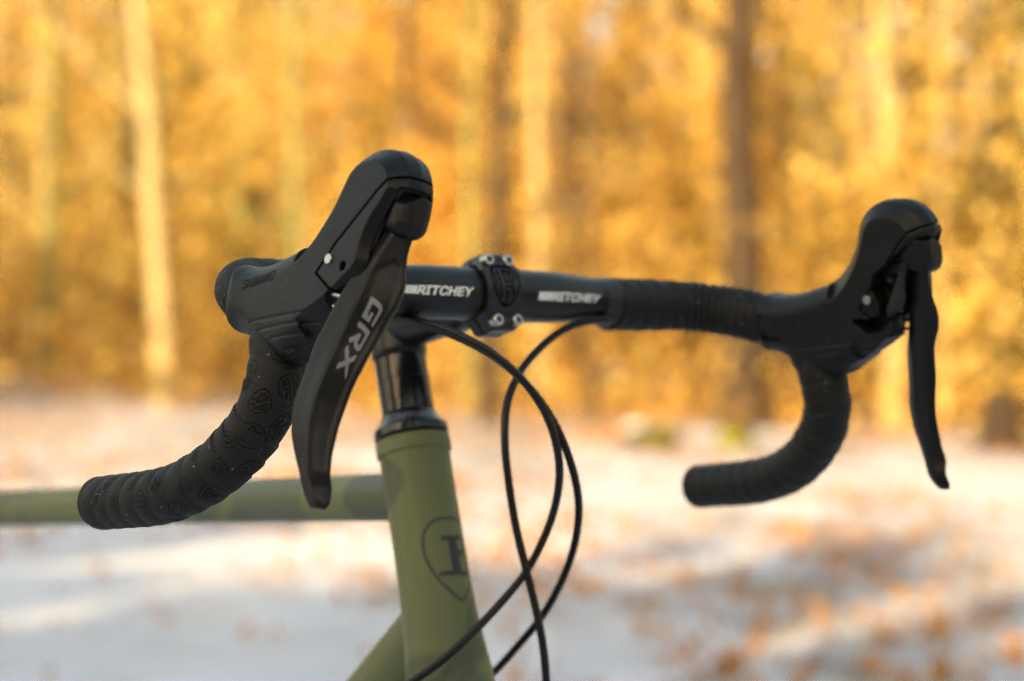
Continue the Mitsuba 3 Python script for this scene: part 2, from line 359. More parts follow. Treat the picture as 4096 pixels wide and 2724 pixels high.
# the far wood behind them, one mass
rng = np.random.default_rng(21)
n = 130000
d = rng.uniform(58, 95, n); x = rng.uniform(-1, 1, n) * (0.45 * d + 4)
P = np.column_stack([x, d, ground_z(x, d) + rng.uniform(0.1, 9.0, n) * rng.uniform(0.25, 1, n)])
P += meshkit.noise(P * 0.5)[:, None] * [0.6, 0.6, 1.0]
m, c = leaves(P, 0.15, PALETTES['gold'] + PALETTES['amber'] + PALETTES['olive'] + PALETTES['yellow'], rng)
add('far_woodland', mikit.ply(m, 'leaf', smooth=False, color=c), None)
tag('far_woodland', 'distant golden woodland behind the nearer trees', 'woodland', kind='stuff')
# undergrowth of young leafy shoots along the wood's edge
n = 26000
d = rng.uniform(23.5, 46, n); x = rng.uniform(-1, 1, n) * (0.25 * d + 2)
keep = meshkit.fbm(np.column_stack([x * 0.8, d * 0.5, d * 0]), 3, 5) > 0.42
d, x = d[keep], x[keep]
P = np.column_stack([x, d, ground_z(x, d) + 0.05 + rng.exponential(0.55, len(d))])
m, c = leaves(P, 0.07, PALETTES['amber'] + PALETTES['gold'] + PALETTES['rust'], rng)
add('undergrowth', mikit.ply(m, 'leaf', smooth=False, color=c), None)
tag('undergrowth', 'orange leafy undergrowth along the edge of the wood', 'undergrowth', kind='stuff')
# fallen leaves on the snow
n = 26000
y = 5.0 + 20.5 * rng.uniform(0, 1, n) ** 0.8; x = rng.uniform(-1, 1, n) * (0.24 * y + 0.6)
dens = meshkit.fbm(np.column_stack([x * 0.9, y * 0.45, y * 0]), 3, 9)
spots = np.array([(PX(1545, 8.6), 8.6, 0.22), (PX(2210, 7.3), 7.3, 0.28), (PX(2290, 5.9), 5.9, 0.30), (PX(1900, 10.4), 10.4, 0.4), (PX(1190, 11), 11.0, 0.6), (PX(560, 14), 14.0, 0.9), (PX(2250, 8.6), 8.6, 0.25), (PX(1780, 6.4), 6.4, 0.2)])
sp = np.exp(-(((x[:, None] - spots[:, 0]) / spots[:, 2]) ** 2 + ((y[:, None] - spots[:, 1]) / (spots[:, 2] * 1.6)) ** 2)).max(1)
keep = rng.uniform(size=n) < np.clip((dens - 0.45) * 1.6, 0.03, 1) * np.interp(y, [5, 10, 16], [0.8, 0.8, 0.7]) + 0.25 * sp
x, y = x[keep], y[keep]
P = np.column_stack([x, y, ground_z(x, y) + 0.03])
m, c = leaves(P, 0.036, [(0.56, 0.25, 0.06), (0.48, 0.21, 0.06), (0.64, 0.34, 0.09), (0.32, 0.17, 0.08)], rng)
add('fallen_leaves', mikit.ply(m, 'leaf', smooth=False, color=c), None)
tag('fallen_leaves', 'orange and brown fallen leaves scattered over the snow', 'fallen leaves', kind='stuff')

def lump(rng, sx, sy, sz):
    m = trimesh.creation.icosphere(4, 1.0)
    v = m.vertices * (0.8 + 0.45 * meshkit.fbm(m.vertices * 1.7 + rng.uniform(0, 50), 3)[:, None])
    m.vertices = v * [sx, sy, sz]; return m
def moss_col(p, n, uv): return mix((0.045, 0.04, 0.025), (0.16, 0.15, 0.02), smoothstep(0.4, 0.6, fbm(p.x * 6, p.y * 6, p.z * 6)))
mat('moss', {'type': 'diffuse', 'reflectance': proc(moss_col)})
mat('wet_wood', {'type': 'diffuse', 'reflectance': proc(bark((0.025, 0.018, 0.014), (0.07, 0.05, 0.035)))})
mat('snow_cap', {'type': 'diffuse', 'reflectance': rgb(0.78, 0.77, 0.78)})
d = 19.5
for px, dd, nm, lab, sc_ in ((1495, 18.5, 'mossy_boulder', 'mossy boulder with a snow cap at the edge of the wood, right of the cables', (0.23, 0.22, 0.17)),
                            (1692, 19.5, 'mossy_stone', 'small green mossy stone between the snow capped boulder and the far drop', (0.16, 0.2, 0.17))):
    x = PX(px, dd); z = float(ground_z(np.array(x), np.array(dd)))
    rr = np.random.default_rng(px)
    m = lump(rr, *sc_); add(nm + '__rock', m, 'moss', smooth=True, to_world=T().translate([x, dd, z + sc_[2] * 0.35]))
    if nm == 'mossy_boulder':
        mm = lump(np.random.default_rng(px), sc_[0] * 0.75, sc_[1] * 0.7, sc_[2] * 0.3)
        add(nm + '__snow_cap', mm, 'snow_cap', smooth=True, to_world=T().translate([x - 0.03, dd, z + sc_[2] * 1.05]))
    tag(nm, lab, 'rock')
x = PX(2305, 21.0); z = float(ground_z(np.array(x), np.array(21.0)))
add('tree_stump__wood', lathe([0, 0, -0.2], [0, 0, 1], [(0, 0.05), (0, 0.30), (0.25, 0.22), (0.5, 0.19), (0.74, 0.18), (0.76, 0.14), (0.75, 0.02)], 24), 'wet_wood', to_world=T().translate([x, 21.0, z]))
for i, a in enumerate((0.3, 1.9, 3.6, 5.1)):
    e = np.array([math.cos(a), math.sin(a), 0])
    add('tree_stump__root', sweep([e * 0.1 + [0, 0, 0.12], e * 0.3 + [0, 0, 0.02], e * 0.55 + [0, 0, -0.12]], 0.07, 8, 8), 'wet_wood', smooth=True, to_world=T().translate([x, 21.0, z]))
tag('tree_stump', 'dark rotten tree stump at the edge of the wood near the right edge', 'stump')

# the wood goes on to both sides of the clearing and behind the viewer
rng = np.random.default_rng(41); out = []
for kk in range(230):
    a = rng.uniform(0, 2 * np.pi); rad = rng.uniform(15, 34); x0, y0 = rad * np.cos(a), 4 + rad * np.sin(a)
    if y0 > 4 and abs(x0) < 0.26 * y0 + 3.5: continue
    if np.array([x0, y0 - 4]) @ SUN[:2] / (rad * np.linalg.norm(SUN[:2])) > 0.72: continue        # the clearing is open towards the low sun
    if x0 < 0 and -8 < y0 < 6 and kk % 2: continue
    H = rng.uniform(3.2, 5.0) if x0 < 0 else rng.uniform(7, 11)
    m_ = 260; z_ = rng.uniform(0.3, H, m_); r_ = (1.3 + 0.5 * rng.random()) * np.sqrt(rng.random(m_)) * (1.15 - 0.7 * z_ / H); b_ = rng.uniform(0, 2 * np.pi, m_)
    out.append(np.column_stack([x0 + r_ * np.cos(b_), y0 + r_ * np.sin(b_), z_ + float(ground_z(np.array(x0), np.array(max(y0, 0.0))))]))
m, c = leaves(np.vstack(out), 0.24, [(0.40, 0.24, 0.07), (0.30, 0.17, 0.05), (0.16, 0.14, 0.05), (0.22, 0.13, 0.05)], rng)
add('surrounding_woodland', mikit.ply(m, 'leaf', smooth=False, color=c), None)
tag('surrounding_woodland', 'brown and golden woodland around the clearing on both sides of the view', 'woodland', kind='stuff')

# spruces behind and left of the viewer: they shade the bicycle and the snow in front
def needle(name): mat(name, {'type': 'principledthin', 'base_color': {'type': 'mesh_attribute', 'name': 'vertex_color'}, 'roughness': 0.7, 'diff_trans': 0.4}, two=False)
needle('needles')
SPRUCE = []
for v in range(2):
    rng = np.random.default_rng(500 + v); out = []
    H = 10.0
    for kk in range(150):
        z0 = rng.uniform(0.3, H * 0.97); L = 2.3 * (1 - z0 / H) ** 0.8 + 0.15; az = rng.uniform(0, 2 * np.pi); nn = int(26 + 44 * (1 - z0 / H))
        t = rng.uniform(0.05, 1, nn)
        out.append(np.array([0, 0, z0]) + t[:, None] * L * np.array([np.cos(az), np.sin(az), -0.25]) + rng.normal(size=(nn, 3)) * [0.16, 0.16, 0.09])
    m, c = leaves(np.vstack(out), 0.19, [(0.035, 0.055, 0.022), (0.05, 0.07, 0.03), (0.028, 0.042, 0.02)], rng)
    SPRUCE.append(mikit.ply(m, 'needles', smooth=False, color=c))
SPRUCE_STEM = mikit.ply(lathe([0, 0, -0.3], [0, 0, 1], [(0, 0.2), (0.6, 0.15), (10, 0.03)], 10), 'brown_bark', smooth=True)
rng = np.random.default_rng(31)
sd = SUN[:2] / np.linalg.norm(SUN[:2]); sn = np.array([-sd[1], sd[0]])
k = 0
for row, D in enumerate((8.5, 10.8, 13.2)):
    for i in range(11):
        q = np.array([0.0, 1.5]) + sd * (D + rng.uniform(-1, 1)) + sn * ((i - 5 + 0.5 * (row % 2)) * 1.25 + rng.uniform(-0.4, 0.4))
        if q[1] > -1.5: q[1] = -1.5 - rng.uniform(0, 1)
        s = rng.uniform(0.38, 0.54) - 0.05 * (q[0] > -2)
        tf = T().translate([q[0], q[1], 0]).rotate([0, 0, 1], rng.uniform(0, 360)).scale([s, s, s])
        key = 'spruce_tree' if k == 0 else f'spruce_tree_{k:03d}'
        add(key + '__trunk', SPRUCE_STEM, None, to_world=tf); add(key + '__crown', SPRUCE[k % 2], None, to_world=tf)
        tag(key, 'dark green spruce standing behind the viewer outside the photo', 'tree', 'spruces behind the viewer'); k += 1

# ================================================================== the bicycle
tag('bicycle', 'olive green bicycle with black drop handlebar, brake levers and cables on the snowy path', 'bicycle')
S = np.array([-88.0, 7.2, -40.0]); SA = -0.09; HA = math.radians(73.5)
AX = np.array([math.cos(HA) * math.cos(SA), math.cos(HA) * math.sin(SA), -math.sin(HA)])
FW = np.array([math.cos(SA), math.sin(SA), 0])
E1 = FW - AX * (FW @ AX); E1 /= np.linalg.norm(E1); E2 = np.cross(AX, E1)
on_axis = lambda t: S + AX * t
# --- frame
bike('head_tube', lathe(on_axis(0), AX, [(53, 18), (52.6, 22.6), (53.2, 24.0), (62, 24.2), (62.6, 24.0), (63.4, 22.7), (64, 22.6), (100, 22.6), (140, 22.8), (165, 23.6), (185, 25.2), (205, 27.4), (217, 28.2), (226, 28.6), (227, 28.0), (227, 18)], 64), 'green_paint', smooth=25)
tt0 = on_axis(90.0); ttd = -(FW + np.array([0, 0, 0.045])); ttd /= np.linalg.norm(ttd)
bike('top_tube', tube_line(tt0 - ttd * 2, tt0 + ttd * 860, 15.7), 'green_paint')
dt0 = on_axis(167); th_ = math.radians(36); dtd = -FW * math.cos(th_) - np.array([0, 0, math.sin(th_)])
dt1 = dt0 + dtd * 850
bike('down_tube', tube_line(dt0, dt1, 19.5, 19.5), 'green_paint')
st0 = tt0 + ttd * 860
bike('seat_tube', tube_line(st0 + np.array([0, 0, 60.0]), dt1 + np.array([0, 0, -5.0]), 15), 'green_paint')
sp0 = st0 + np.array([0, 0, 60.0]); sdir = (sp0 - dt1) / np.linalg.norm(sp0 - dt1)
bike('seat_post', tube_line(sp0, sp0 + sdir * 170, 13.6), 'bar_black')
sad = sp0 + sdir * 180
side = np.cross(FW, [0, 0, 1.0])
sadpts = [sad + FW * a + side * b + np.array([0, 0, c]) for a, b, c in ((-190, 62, 12), (-190, -62, 12), (-130, 58, 8), (-130, -58, 8), (-70, 26, 4), (-70, -26, 4), (40, 14, 2), (40, -14, 2), (48, 0, -2))]
bike('saddle', hull_round(sadpts, 12, 2), 'tyre_black')
bb = dt1
bike('bottom_bracket', tube_line(bb - side * 36, bb + side * 36, 22), 'green_paint')
rear = bb - FW * 430 + np.array([0, 0, -345.0 + 965 - 965]) * 0
GROUND_C = -965.0; WR = 345.0
rear = bb - FW * 425; rear[2] = GROUND_C + WR
front = on_axis(227) + AX * 385 + FW * 45; front = front + AX * ((front[2] - (GROUND_C + WR)) / -AX[2])
SIDE_W = side
for s in (-1, 1):
    bike('seat_stay', tube_line(st0 + side * s * 12, rear + side * s * 62, 8), 'green_paint')
    bike('chain_stay', tube_line(bb + side * s * 20, rear + side * s * 62, 9), 'green_paint')
    crown = on_axis(232) + side * s * 34
    bike('fork_blade', sweep([crown, crown + (front + side * s * 52 - crown) * 0.5 - FW * 4, front + side * s * 52], lambda q, th: 14 - 0.013 * q + 0 * th, 20, 24, up=(0, 1, 0)), 'green_paint')
bike('fork_crown', hull_round([on_axis(231) + side * 34, on_axis(231) - side * 34, on_axis(234) + E1 * 8, on_axis(234) - E1 * 8], 13, 2), 'green_paint')
def wheel(c, nm):
    def ring(R, r, name, mt, sub):
        th = np.linspace(0, 2 * np.pi, 73)[:-1]; ph = np.linspace(0, 2 * np.pi, 13)[:-1]
        ctr = c + R * (np.cos(th)[:, None] * FW + np.sin(th)[:, None] * np.array([0, 0, 1.0]))
        rad = (np.cos(th)[:, None] * FW + np.sin(th)[:, None] * np.array([0, 0, 1.0]))
        v = ctr[:, None] + r * (np.cos(ph)[None, :, None] * rad[:, None] + np.sin(ph)[None, :, None] * side)
        i, j = np.meshgrid(np.arange(72), np.arange(12), indexing='ij'); i2, j2 = (i + 1) % 72, (j + 1) % 12
        q = np.stack([i * 12 + j, i2 * 12 + j, i2 * 12 + j2, i * 12 + j2], -1).reshape(-1, 4)
        m = trimesh.Trimesh(v.reshape(-1, 3), np.vstack([q[:, [0, 1, 2]], q[:, [0, 2, 3]]]), process=False)
        bike(f'{nm}__{name}', m, mt, smooth=True)
    ring(WR - 20, 20, 'tyre', 'tyre_black', nm); ring(WR - 47, 11, 'rim', 'bar_black', nm)
    bike(f'{nm}__hub', tube_line(c - side * 50, c + side * 50, 18), 'bar_black')
    for i in range(24):
        a = i * 2 * np.pi / 24; e = np.cos(a) * FW + np.sin(a) * np.array([0, 0, 1.0]); s = 1 if i % 2 else -1
        bike(f'{nm}__spoke', tube_line(c + side * s * 26 + e * 17, c + e * (WR - 52), 1.0, sides=6), 'steel')
wheel(front, 'front_wheel'); wheel(rear, 'rear_wheel')
# --- head badge: shield outline and letter, laid on the head tube front
def on_head(uv, lift=0.12):
    """u: millimetres to the viewer's right round the tube, v: up"""
    u, v = uv[:, 0], uv[:, 1]; r = (np.interp(138.5 - v, [100, 140, 165, 185], [22.6, 22.8, 23.6, 25.2]) + lift)[:, None]
    th = -u / 22.7
    return on_axis(0) + np.outer(138.5 - v, AX) + r * (np.cos(th)[:, None] * E1 + np.sin(th)[:, None] * E2)
sh_pts = smooth_closed([(0, 25.5), (9, 24.2), (15.2, 17), (16.6, 7), (14.6, -3), (9.6, -14), (3.2, -22.6), (0, -25), (-3.2, -22.6), (-9.6, -14), (-14.6, -3), (-16.6, 7), (-15.2, 17), (-9, 24.2)], 8) * [1.16, 1.04] + [2.6, 1.8]
sh = sg.Polygon(sh_pts)
ring_ = sh.buffer(0.9).difference(sh.buffer(-0.9))
bike('head_tube__badge_outline', decal(ring_, on_head, 1.4), 'badge_print', smooth=True)
bl = [sg.box(-6.4, 10.2, 6.0, 12.6), sg.Polygon([(-11.0, -8.0), (-10.2, -5.6), (6, -5.8), (6, -8.2)]), sg.box(-2.0, -7, 4.6, 12)]
b_off = 4.0
b_up = sg.Polygon(smooth_closed([(0, 12.6), (6, 12.6), (9.6, 10.6), (10, 7.2), (8.2, 4.2), (5, 3), (0, 3)], 6)).difference(sg.Polygon(smooth_closed([(0.8, 10.2), (4.6, 10.2), (6, 8.6), (6, 6.6), (4.4, 5.2), (0.8, 5.2)], 6)))
b_dn = sg.Polygon(smooth_closed([(0, 4.6), (5, 4.6), (9.6, 3), (11.4, -1.4), (10, -6), (6, -8.2), (0, -8.2)], 6)).difference(sg.Polygon(smooth_closed([(0.8, 2.2), (4.6, 2.2), (6.8, 0.6), (7, -2.6), (5.2, -5.4), (0.8, -5.8)], 6)))
bike('head_tube__badge_letter', decal(shapely.union_all(bl + [affinity.translate(b_up, b_off, 0), affinity.translate(b_dn, b_off, 0)]), lambda q: on_head(q * [1.08, 1.22] + [2.0, 1.6]), 1.4), 'badge_print', smooth=True)
# --- headset and spacers
bike('headset_cap', lathe(on_axis(0), AX, [(37.2, 10), (37, 17.5), (38, 18.4), (40, 19.0), (44.5, 23.0), (46, 23.9), (48.2, 24.1), (50, 24.2), (51.2, 23.6), (51.6, 22.6), (52.2, 22.0), (52.4, 12)], 56), 'gloss_black', smooth=22)
t0 = -1.0
for i, hgt in enumerate((14.6, 14.6, 7.2)):
    bike('spacer', lathe(on_axis(t0), AX, [(0.08, 14.5), (0.08, 16.85), (0.3, 17.0), (hgt - 0.3, 17.0), (hgt - 0.08, 16.85), (hgt - 0.08, 14.5)], 48), 'gloss_black', smooth=30)
    t0 += hgt
def on_cap(uv):
    u, v = uv[:, 0], uv[:, 1]; t = 42.0 - v; r = 19.2 + np.clip(t - 40, -2, 5) * 0.89 + 0.35
    th = -u / 20.0
    return on_axis(0) + np.outer(t, AX) + r[:, None] * (np.cos(th)[:, None] * E1 + np.sin(th)[:, None] * E2)
tx = flat_text('RITCHEY', 3.6, 0.25, 1.15); tx = affinity.translate(tx, -(tx.bounds[0] + tx.bounds[2]) / 2 - 6, -1.6)
bike('headset_cap__lettering', decal(tx, on_cap, 1.0), 'grey_print', smooth=True)
# --- stem
stem_dir = on_axis(-24) / np.linalg.norm(on_axis(-24))
crest = sg.Polygon(smooth_closed([(0, 12.2), (6, 11.6), (9.6, 7.4), (10, 0), (7.6, -7), (3, -11.6), (0, -12.4), (-3, -11.6), (-7.6, -7), (-10, 0), (-9.6, 7.4), (-6, 11.6)], 6))
def strokes(lines, w): return shapely.union_all([sg.LineString(l).buffer(w, cap_style=2, join_style=2) for l in lines])
R_MARK = [[(-4.4, 9.2), (-4.4, -8.0)], [(-0.2, 9.4), (-0.2, 1.5)], [(-0.2, 9.2), (5.4, 8.2), (6.4, 4.6), (4.4, 1.2), (-0.2, 0.6)], [(-0.2, -1.8), (4.6, -2.2), (5.0, -6.4)], [(0.2, -4.6), (0.2, -9.6)], [(-7.4, 6.0), (-7.4, -1.6)], [(3.2, 6.4), (3.2, 4.2)]]
STEP = 0.5
SB = 7.5                                            # the clamp's middle along the bar
X, Y, Z = field((-34, -24, -36), (34, 24, 34), STEP)
ta = math.radians(14); ca, sa_ = math.cos(ta), math.sin(ta)
XF = X * ca + Z * sa_; ZF = Z * ca - X * sa_         # faceplate axes: XF out of the plate, ZF up along it; the lower edge stands further forward
def rbox(qx, qy, qz, hx, hy, hz, r):
    ax_, ay_, az_ = np.abs(qx) - hx + r, np.abs(qy) - hy + r, np.abs(qz) - hz + r
    return np.sqrt(np.maximum(ax_, 0) ** 2 + np.maximum(ay_, 0) ** 2 + np.maximum(az_, 0) ** 2) + np.minimum(np.maximum(np.maximum(ax_, ay_), az_), 0) - r
def smin(a, b, k):
    h = np.clip(0.5 + 0.5 * (b - a) / k, 0, 1); return b + (a - b) * h - k * h * (1 - h)

R2 = np.sqrt(XF ** 2 + ZF ** 2)
cyl = np.maximum(R2 - 20.2, np.abs(Y) - 14.5 + 0.14 * np.abs(XF + 4) * 0)
boss_t = rbox(XF - 3.0, Y, ZF - 14.5, 10.5, 13.2, 7.2, 3.0)
boss_b = rbox(XF - 3.0, Y, ZF + 19.0, 10.5, 13.2, 8.0, 3.0)
body = smin(smin(cyl, boss_t, 4.0), boss_b, 4.0)
body = np.maximum(body, (np.abs(Y) + 0.55 * np.maximum(np.abs(ZF + 2.5) - 13, 0)) - 14.5)
shift = np.array([0, SB, 0])
def shifted(m): m.vertices = m.vertices + shift; return m
cs_ = np.array(crest.exterior.coords)[:-1]
cd = np.abs(poly_sd(cs_, Y + 0 * Z, ZF + 0 * Y)) - 0.95 if False else np.abs(np.stack([poly_sd(cs_, Y, ZF[i_]) for i_ in range(ZF.shape[0])])[:, :, :].reshape(ZF.shape[0], -1, ZF.shape[2])) - 0.95
sd_ = np.full(cd.shape, 1e9, np.float32)
for l_ in R_MARK:
    for (u0, v0), (u1, v1) in zip(l_[:-1], l_[1:]):
        eu, ev = u1 - u0, v1 - v0; t = np.clip(((Y - u0) * eu + (ZF - v0) * ev) / (eu * eu + ev * ev), 0, 1)
        sd_ = np.minimum(sd_, np.hypot(Y - u0 - t * eu, ZF - v0 - t * ev))
mark_ = np.minimum(cd, sd_ - 0.95)
front_half = np.maximum(np.maximum(body, -(XF - 1.6)), -(R2 - 16.6))
front_half = np.maximum(front_half, -np.maximum(np.maximum(mark_, -(R2 - 18.4)), -(XF - 8)))
tube_ax = np.array([-1.0, 0, -0.28]); tube_ax /= np.linalg.norm(tube_ax)
td = X * tube_ax[0] + Z * tube_ax[2]
tr = np.sqrt((X - td * tube_ax[0]) ** 2 + Y ** 2 + (Z - td * tube_ax[2]) ** 2)
rear_half = smin(np.maximum(body, XF - 0.4), np.maximum(tr - 15.5, -td + 8), 5.0)
rear_half = np.maximum(rear_half, -(R2 - 16.6))
bike('stem__faceplate', shifted(surface_net(front_half, (-34, -24, -36), STEP)), 'stem_black', smooth=40)
sm = shifted(surface_net(rear_half, (-34, -24, -36), STEP))
e0 = shift + tube_ax * 26; e1 = on_axis(-22)
stem_tube = sweep([e0, e0 + (e1 - e0) * 0.5, e1], 15.4, 40, 10, up=(0, 1, 0))
stem_grip = lathe(on_axis(0), AX, [(-45, 10), (-45, 16), (-43.5, 17.6), (-40, 18.2), (-6, 18.2), (-2.5, 17.8), (-1.2, 16.6), (-1.2, 10)], 56)
bike('stem', trimesh.util.concatenate([sm, stem_tube, stem_grip]), 'stem_black', smooth=50)
bike('stem__top_cap', lathe(on_axis(0), AX, [(-49.5, 2), (-49.5, 14), (-48, 16.5), (-45.4, 16.8), (-45.2, 10)], 40), 'gloss_black', smooth=30)
NF = np.array([ca, 0, sa_]); UF = np.array([-sa_, 0, ca])
for up_, zf in (('upper', 16.6), ('lower', -21.6)):
    for by in (-7.7, 7.7):
        o = shift + UF * zf + np.array([0, by, 0])
        bike('stem__bolt', lathe(o, NF, [(11.5, 1), (11.5, 3.7), (16.6, 3.7), (17.2, 3.2), (17.2, 2.1), (14.6, 2.0), (14.4, 0.1)], 32), 'steel', smooth=28)
        bike('stem__bolt_socket', lathe(o, NF, [(14.7, 0.05), (16.9, 2.05), (16.95, 2.05), (16.95, 0.05)], 6), 'dark_hole', smooth=False)
# --- handlebar: bulged middle, bare to the tape
def mir(p): return np.asarray(p, float) * [1, -1, 1]
drop_loc = [(62, -8.5, -14), (78, -8.5, -20), (87.5, -8, -30), (92.5, -7.4, -42.5), (94, -7, -56), (93, -6.5, -68), (86.5, -5.5, -82.5), (75, -4.2, -95), (60.5, -2.6, -106), (41, -1.0, -115.5), (16, 0.4, -122), (-12, 0.8, -125), (-34, 1, -126.8), (-50, 1, -128)]
ramp = [(0, -60, -1), (0, -110, -3.4), (2.5, -147, -2.9), (10, -168, -3.2), (24, -184.5, -5.6), (43, -194.5, -9.5)]
right_path = np.array([list(p) for p in ramp] + loc(np.array(drop_loc)).tolist())
bar_r = lambda s, th: 15.9 - 3.2 * sstep(30, 72, np.abs(s - 126)) + 0 * th
bar_line = [(0, b, -0.8) for b in np.linspace(-120, 132, 30)]
bike('handlebar', sweep(np.array(bar_line), lambda s, th: 16.4 - 2.4 * sstep(44, 92, np.abs(s - 126)) + 0 * th, 56, 90, up=(0, 0, 1)), 'bar_black', smooth=True)
def on_bar(b0, c0):
    def fn(uv):
        b = b0 + uv[:, 0]; r = 16.4 - 2.4 * sstep(44, 92, np.abs(b - 6)) + 0.12
        th = (uv[:, 1] + c0) / 15.9
        return np.stack([r * np.cos(th), b, r * np.sin(th) - 0.8], -1)
    return fn
word = flat_text('RITCHEY', 5.0, 0.28, 1.0).buffer(0.10)
word = affinity.scale(affinity.translate(word, -word.bounds[0], 0), 43.0 / (word.bounds[2] - word.bounds[0]), 1.0, origin=(0, 0))
bars_ = [sg.Polygon([(x0, 0), (x1, 0), (x1 + 1.4, 5.0), (x0 + 1.4, 5.0)]) for x0, x1 in ((0.0, 2.6), (3.0, 5.3), (5.7, 7.7), (8.1, 10.6))]
logo = shapely.union_all(bars_ + [affinity.translate(word, 11.0, 0)])
bike('handlebar__lettering', decal(logo, on_bar(-69.5, -2.4), 1.6), 'white_print', smooth=True)
bike('handlebar__lettering', decal(logo, on_bar(35.5, -2.9), 1.6), 'white_print', smooth=True)

# --- bar tape, one wrap per side, from the finishing band to the bar end
TP, TS = spline(right_path, 900)
keep = TP[:, 1] <= -108
TP = TP[keep]; TS = TS[keep] - TS[keep][0]; TL = TS[-1]
TT, TN, TB = frames(TP, (0, 0, 1))
def tape_r(s, th):
    """thickness of the overlapped wraps; the wraps lie wider apart and flatter just under the hood"""
    wide = sstep(175, 190, s) * (1 - sstep(232, 245, s))
    ph = s / 13.8 + np.clip(s - 58, 0, 70) / 11.0 + th / (2 * np.pi) - 0.35 * wide * np.sin((s - 190) / 13.0)
    fr = ph - np.floor(ph)
    edge = 1.0 - fr
    bumpy = np.sin(np.pi * np.clip(fr, 0, 1)) ** 0.85
    r0 = 16.6 - 1.3 * sstep(20, 80, s) - 0.2 * sstep(150, 220, s) - 0.1 * sstep(300, 370, s)
    amp = (0.85 - 0.2 * sstep(290, 330, s)) + 0.35 * meshkit.noise(np.stack([np.floor(ph) * 3.7 + 0 * th, 0 * ph, 0 * ph], -1))
    saw = sstep(0.0, 0.06, fr) * (1 - 0.8 * fr)
    top = 1 - sstep(150, 172, s)
    r = r0 + amp * ((1 - wide) * ((0.78 - 0.4 * top) * bumpy + (0.08 + 0.9 * top) * saw) + wide * 1.15 * saw) - 0.5 + 0.8 * saw * sstep(55, 70, s) * (1 - sstep(118, 126, s)) - 1.3 * sstep(112, 122, s) * (1 - sstep(142, 152, s))
    r = r + 0.35 * (meshkit.noise(np.stack([s / 6 + 0 * th, np.cos(th) * 2 + 0 * s, np.sin(th) * 2 + 0 * s], -1)) - 0.5)
    endcap = np.clip((s - (TL - 5.0)) / 5.0, 0, 1)
    return r * np.sqrt(np.maximum(1 - 0.80 * endcap ** 2.2, 0.02))
sides = 96
TH = np.arange(sides) * 2 * np.pi / sides
TR = tape_r(TS[:, None], TH[None])
tape_mesh = loft(TP[:, None] + TR[..., None] * (np.cos(TH)[None, :, None] * TN[:, None] + np.sin(TH)[None, :, None] * TB[:, None]))
plug_c, plug_d = TP[-1], TT[-1]
plug = lathe(plug_c, plug_d, [(-3, 8), (-1.0, 8.6), (0.4, 8.0), (1.0, 6.0), (1.2, 0.2)], 40)
band = sweep([(0, -117, -3.2), (0, -112, -3), (0, -107, -2.6), (0, -96, -1.6)], lambda s, th: 15.0 + 1.2 * np.sin(np.pi * np.clip(s / 18, 0, 1)) + 0 * th, 48, 14)
def on_tape(s0, th0, ang, lift=0.10):
    def fn(uv):
        c, s_ = math.cos(ang), math.sin(ang); x, y = uv[:, 0] * c - uv[:, 1] * s_, uv[:, 0] * s_ + uv[:, 1] * c
        s = s0 + x; th = th0 + y / 14.0
        i = lambda A: np.stack([np.interp(s, TS, A[:, k]) for k in range(3)], -1)
        r = tape_r(s, th) + lift
        return i(TP) + r[:, None] * (np.cos(th)[:, None] * i(TN) + np.sin(th)[:, None] * i(TB))
    return fn
bike('bar_tape', tape_mesh, 'tape', smooth=38)
crest2 = affinity.scale(crest, 0.62, 0.60, origin=(0, 0))
small = shapely.union_all([crest2.difference(crest2.buffer(-0.75)), affinity.scale(strokes(R_MARK, 1.0), 0.56, 0.54, origin=(0, 0)).intersection(crest2)])
rng = np.random.default_rng(77)
ne = 64
for kk in range(ne):
    s0 = 168 + (TL - 12 - 168) * (kk + 0.5) / ne
    th0 = kk * 2.39996 + rng.normal() * 0.25
    sc_ = rng.choice([0.66, 0.80, 0.95])
    e = affinity.scale(small, sc_, sc_, origin=(0, 0))
    bike('bar_tape__emblem', decal(e, on_tape(s0, th0, rng.uniform(0, 2 * np.pi)), 0.9), 'tape_emblem', smooth=True)
bike('bar_end_plug', plug, 'rubber'); bike('finishing_band', band, 'finish_band', smooth=True)
for nm, m, mt in (('bar_tape', tape_mesh, 'tape'), ('bar_end_plug', plug, 'rubber'), ('finishing_band', band, 'finish_band')):
    bike(nm, m, mt, smooth=38, mirror=True)

# --- brake hood, bracket, pivot cap and cavity (lever axes, right side; mirrored for the left)
PROFILE = smooth_closed([(54, 5), (67, 4.2), (79, 4.2), (91, 5.5), (103, 8), (115, 11), (126, 17.5), (134, 25), (139.5, 33), (143.5, 41.5), (148.5, 50.5), (156.5, 57), (166.5, 59.5), (178.5, 58.5), (188.5, 54), (195.5, 46), (199, 37), (198, 31), (193, 23), (187, 14), (184, 5), (183, -4), (179, -11),
                         (170, -18), (156, -28), (140, -37.5), (124, -45.5), (112, -49), (98, -45), (81, -38), (66, -32), (54, -29), (50, -12)], 3)
BRACKET = [(142.2, -6.5), (155, 8.5), (168, 20.5), (181, 33.5), (190, 40), (204, 43.5), (230, 47), (230, -7), (180, -8.5), (168, -12.5), (157, -15.5)]
CAVITY = [(162, -8), (174, 10), (181, 22), (186, 30), (193, 35.5), (230, 38), (230, -40), (184, -30), (172, -22), (164, -15)]
MOUTH = [(157, -15.5), (154.5, -17), (152.5, -21.5), (155, -26), (168, -31), (230, -30), (230, -7), (172, -9)]
HS = 0.55
lo, hi = (34, -24, -56), (208, 24, 64)
X, Y, Z = field(lo, hi, HS)
d2 = poly_sd(PROFILE, X, Z)
horn = sstep(118, 150, X + 0.35 * Z)
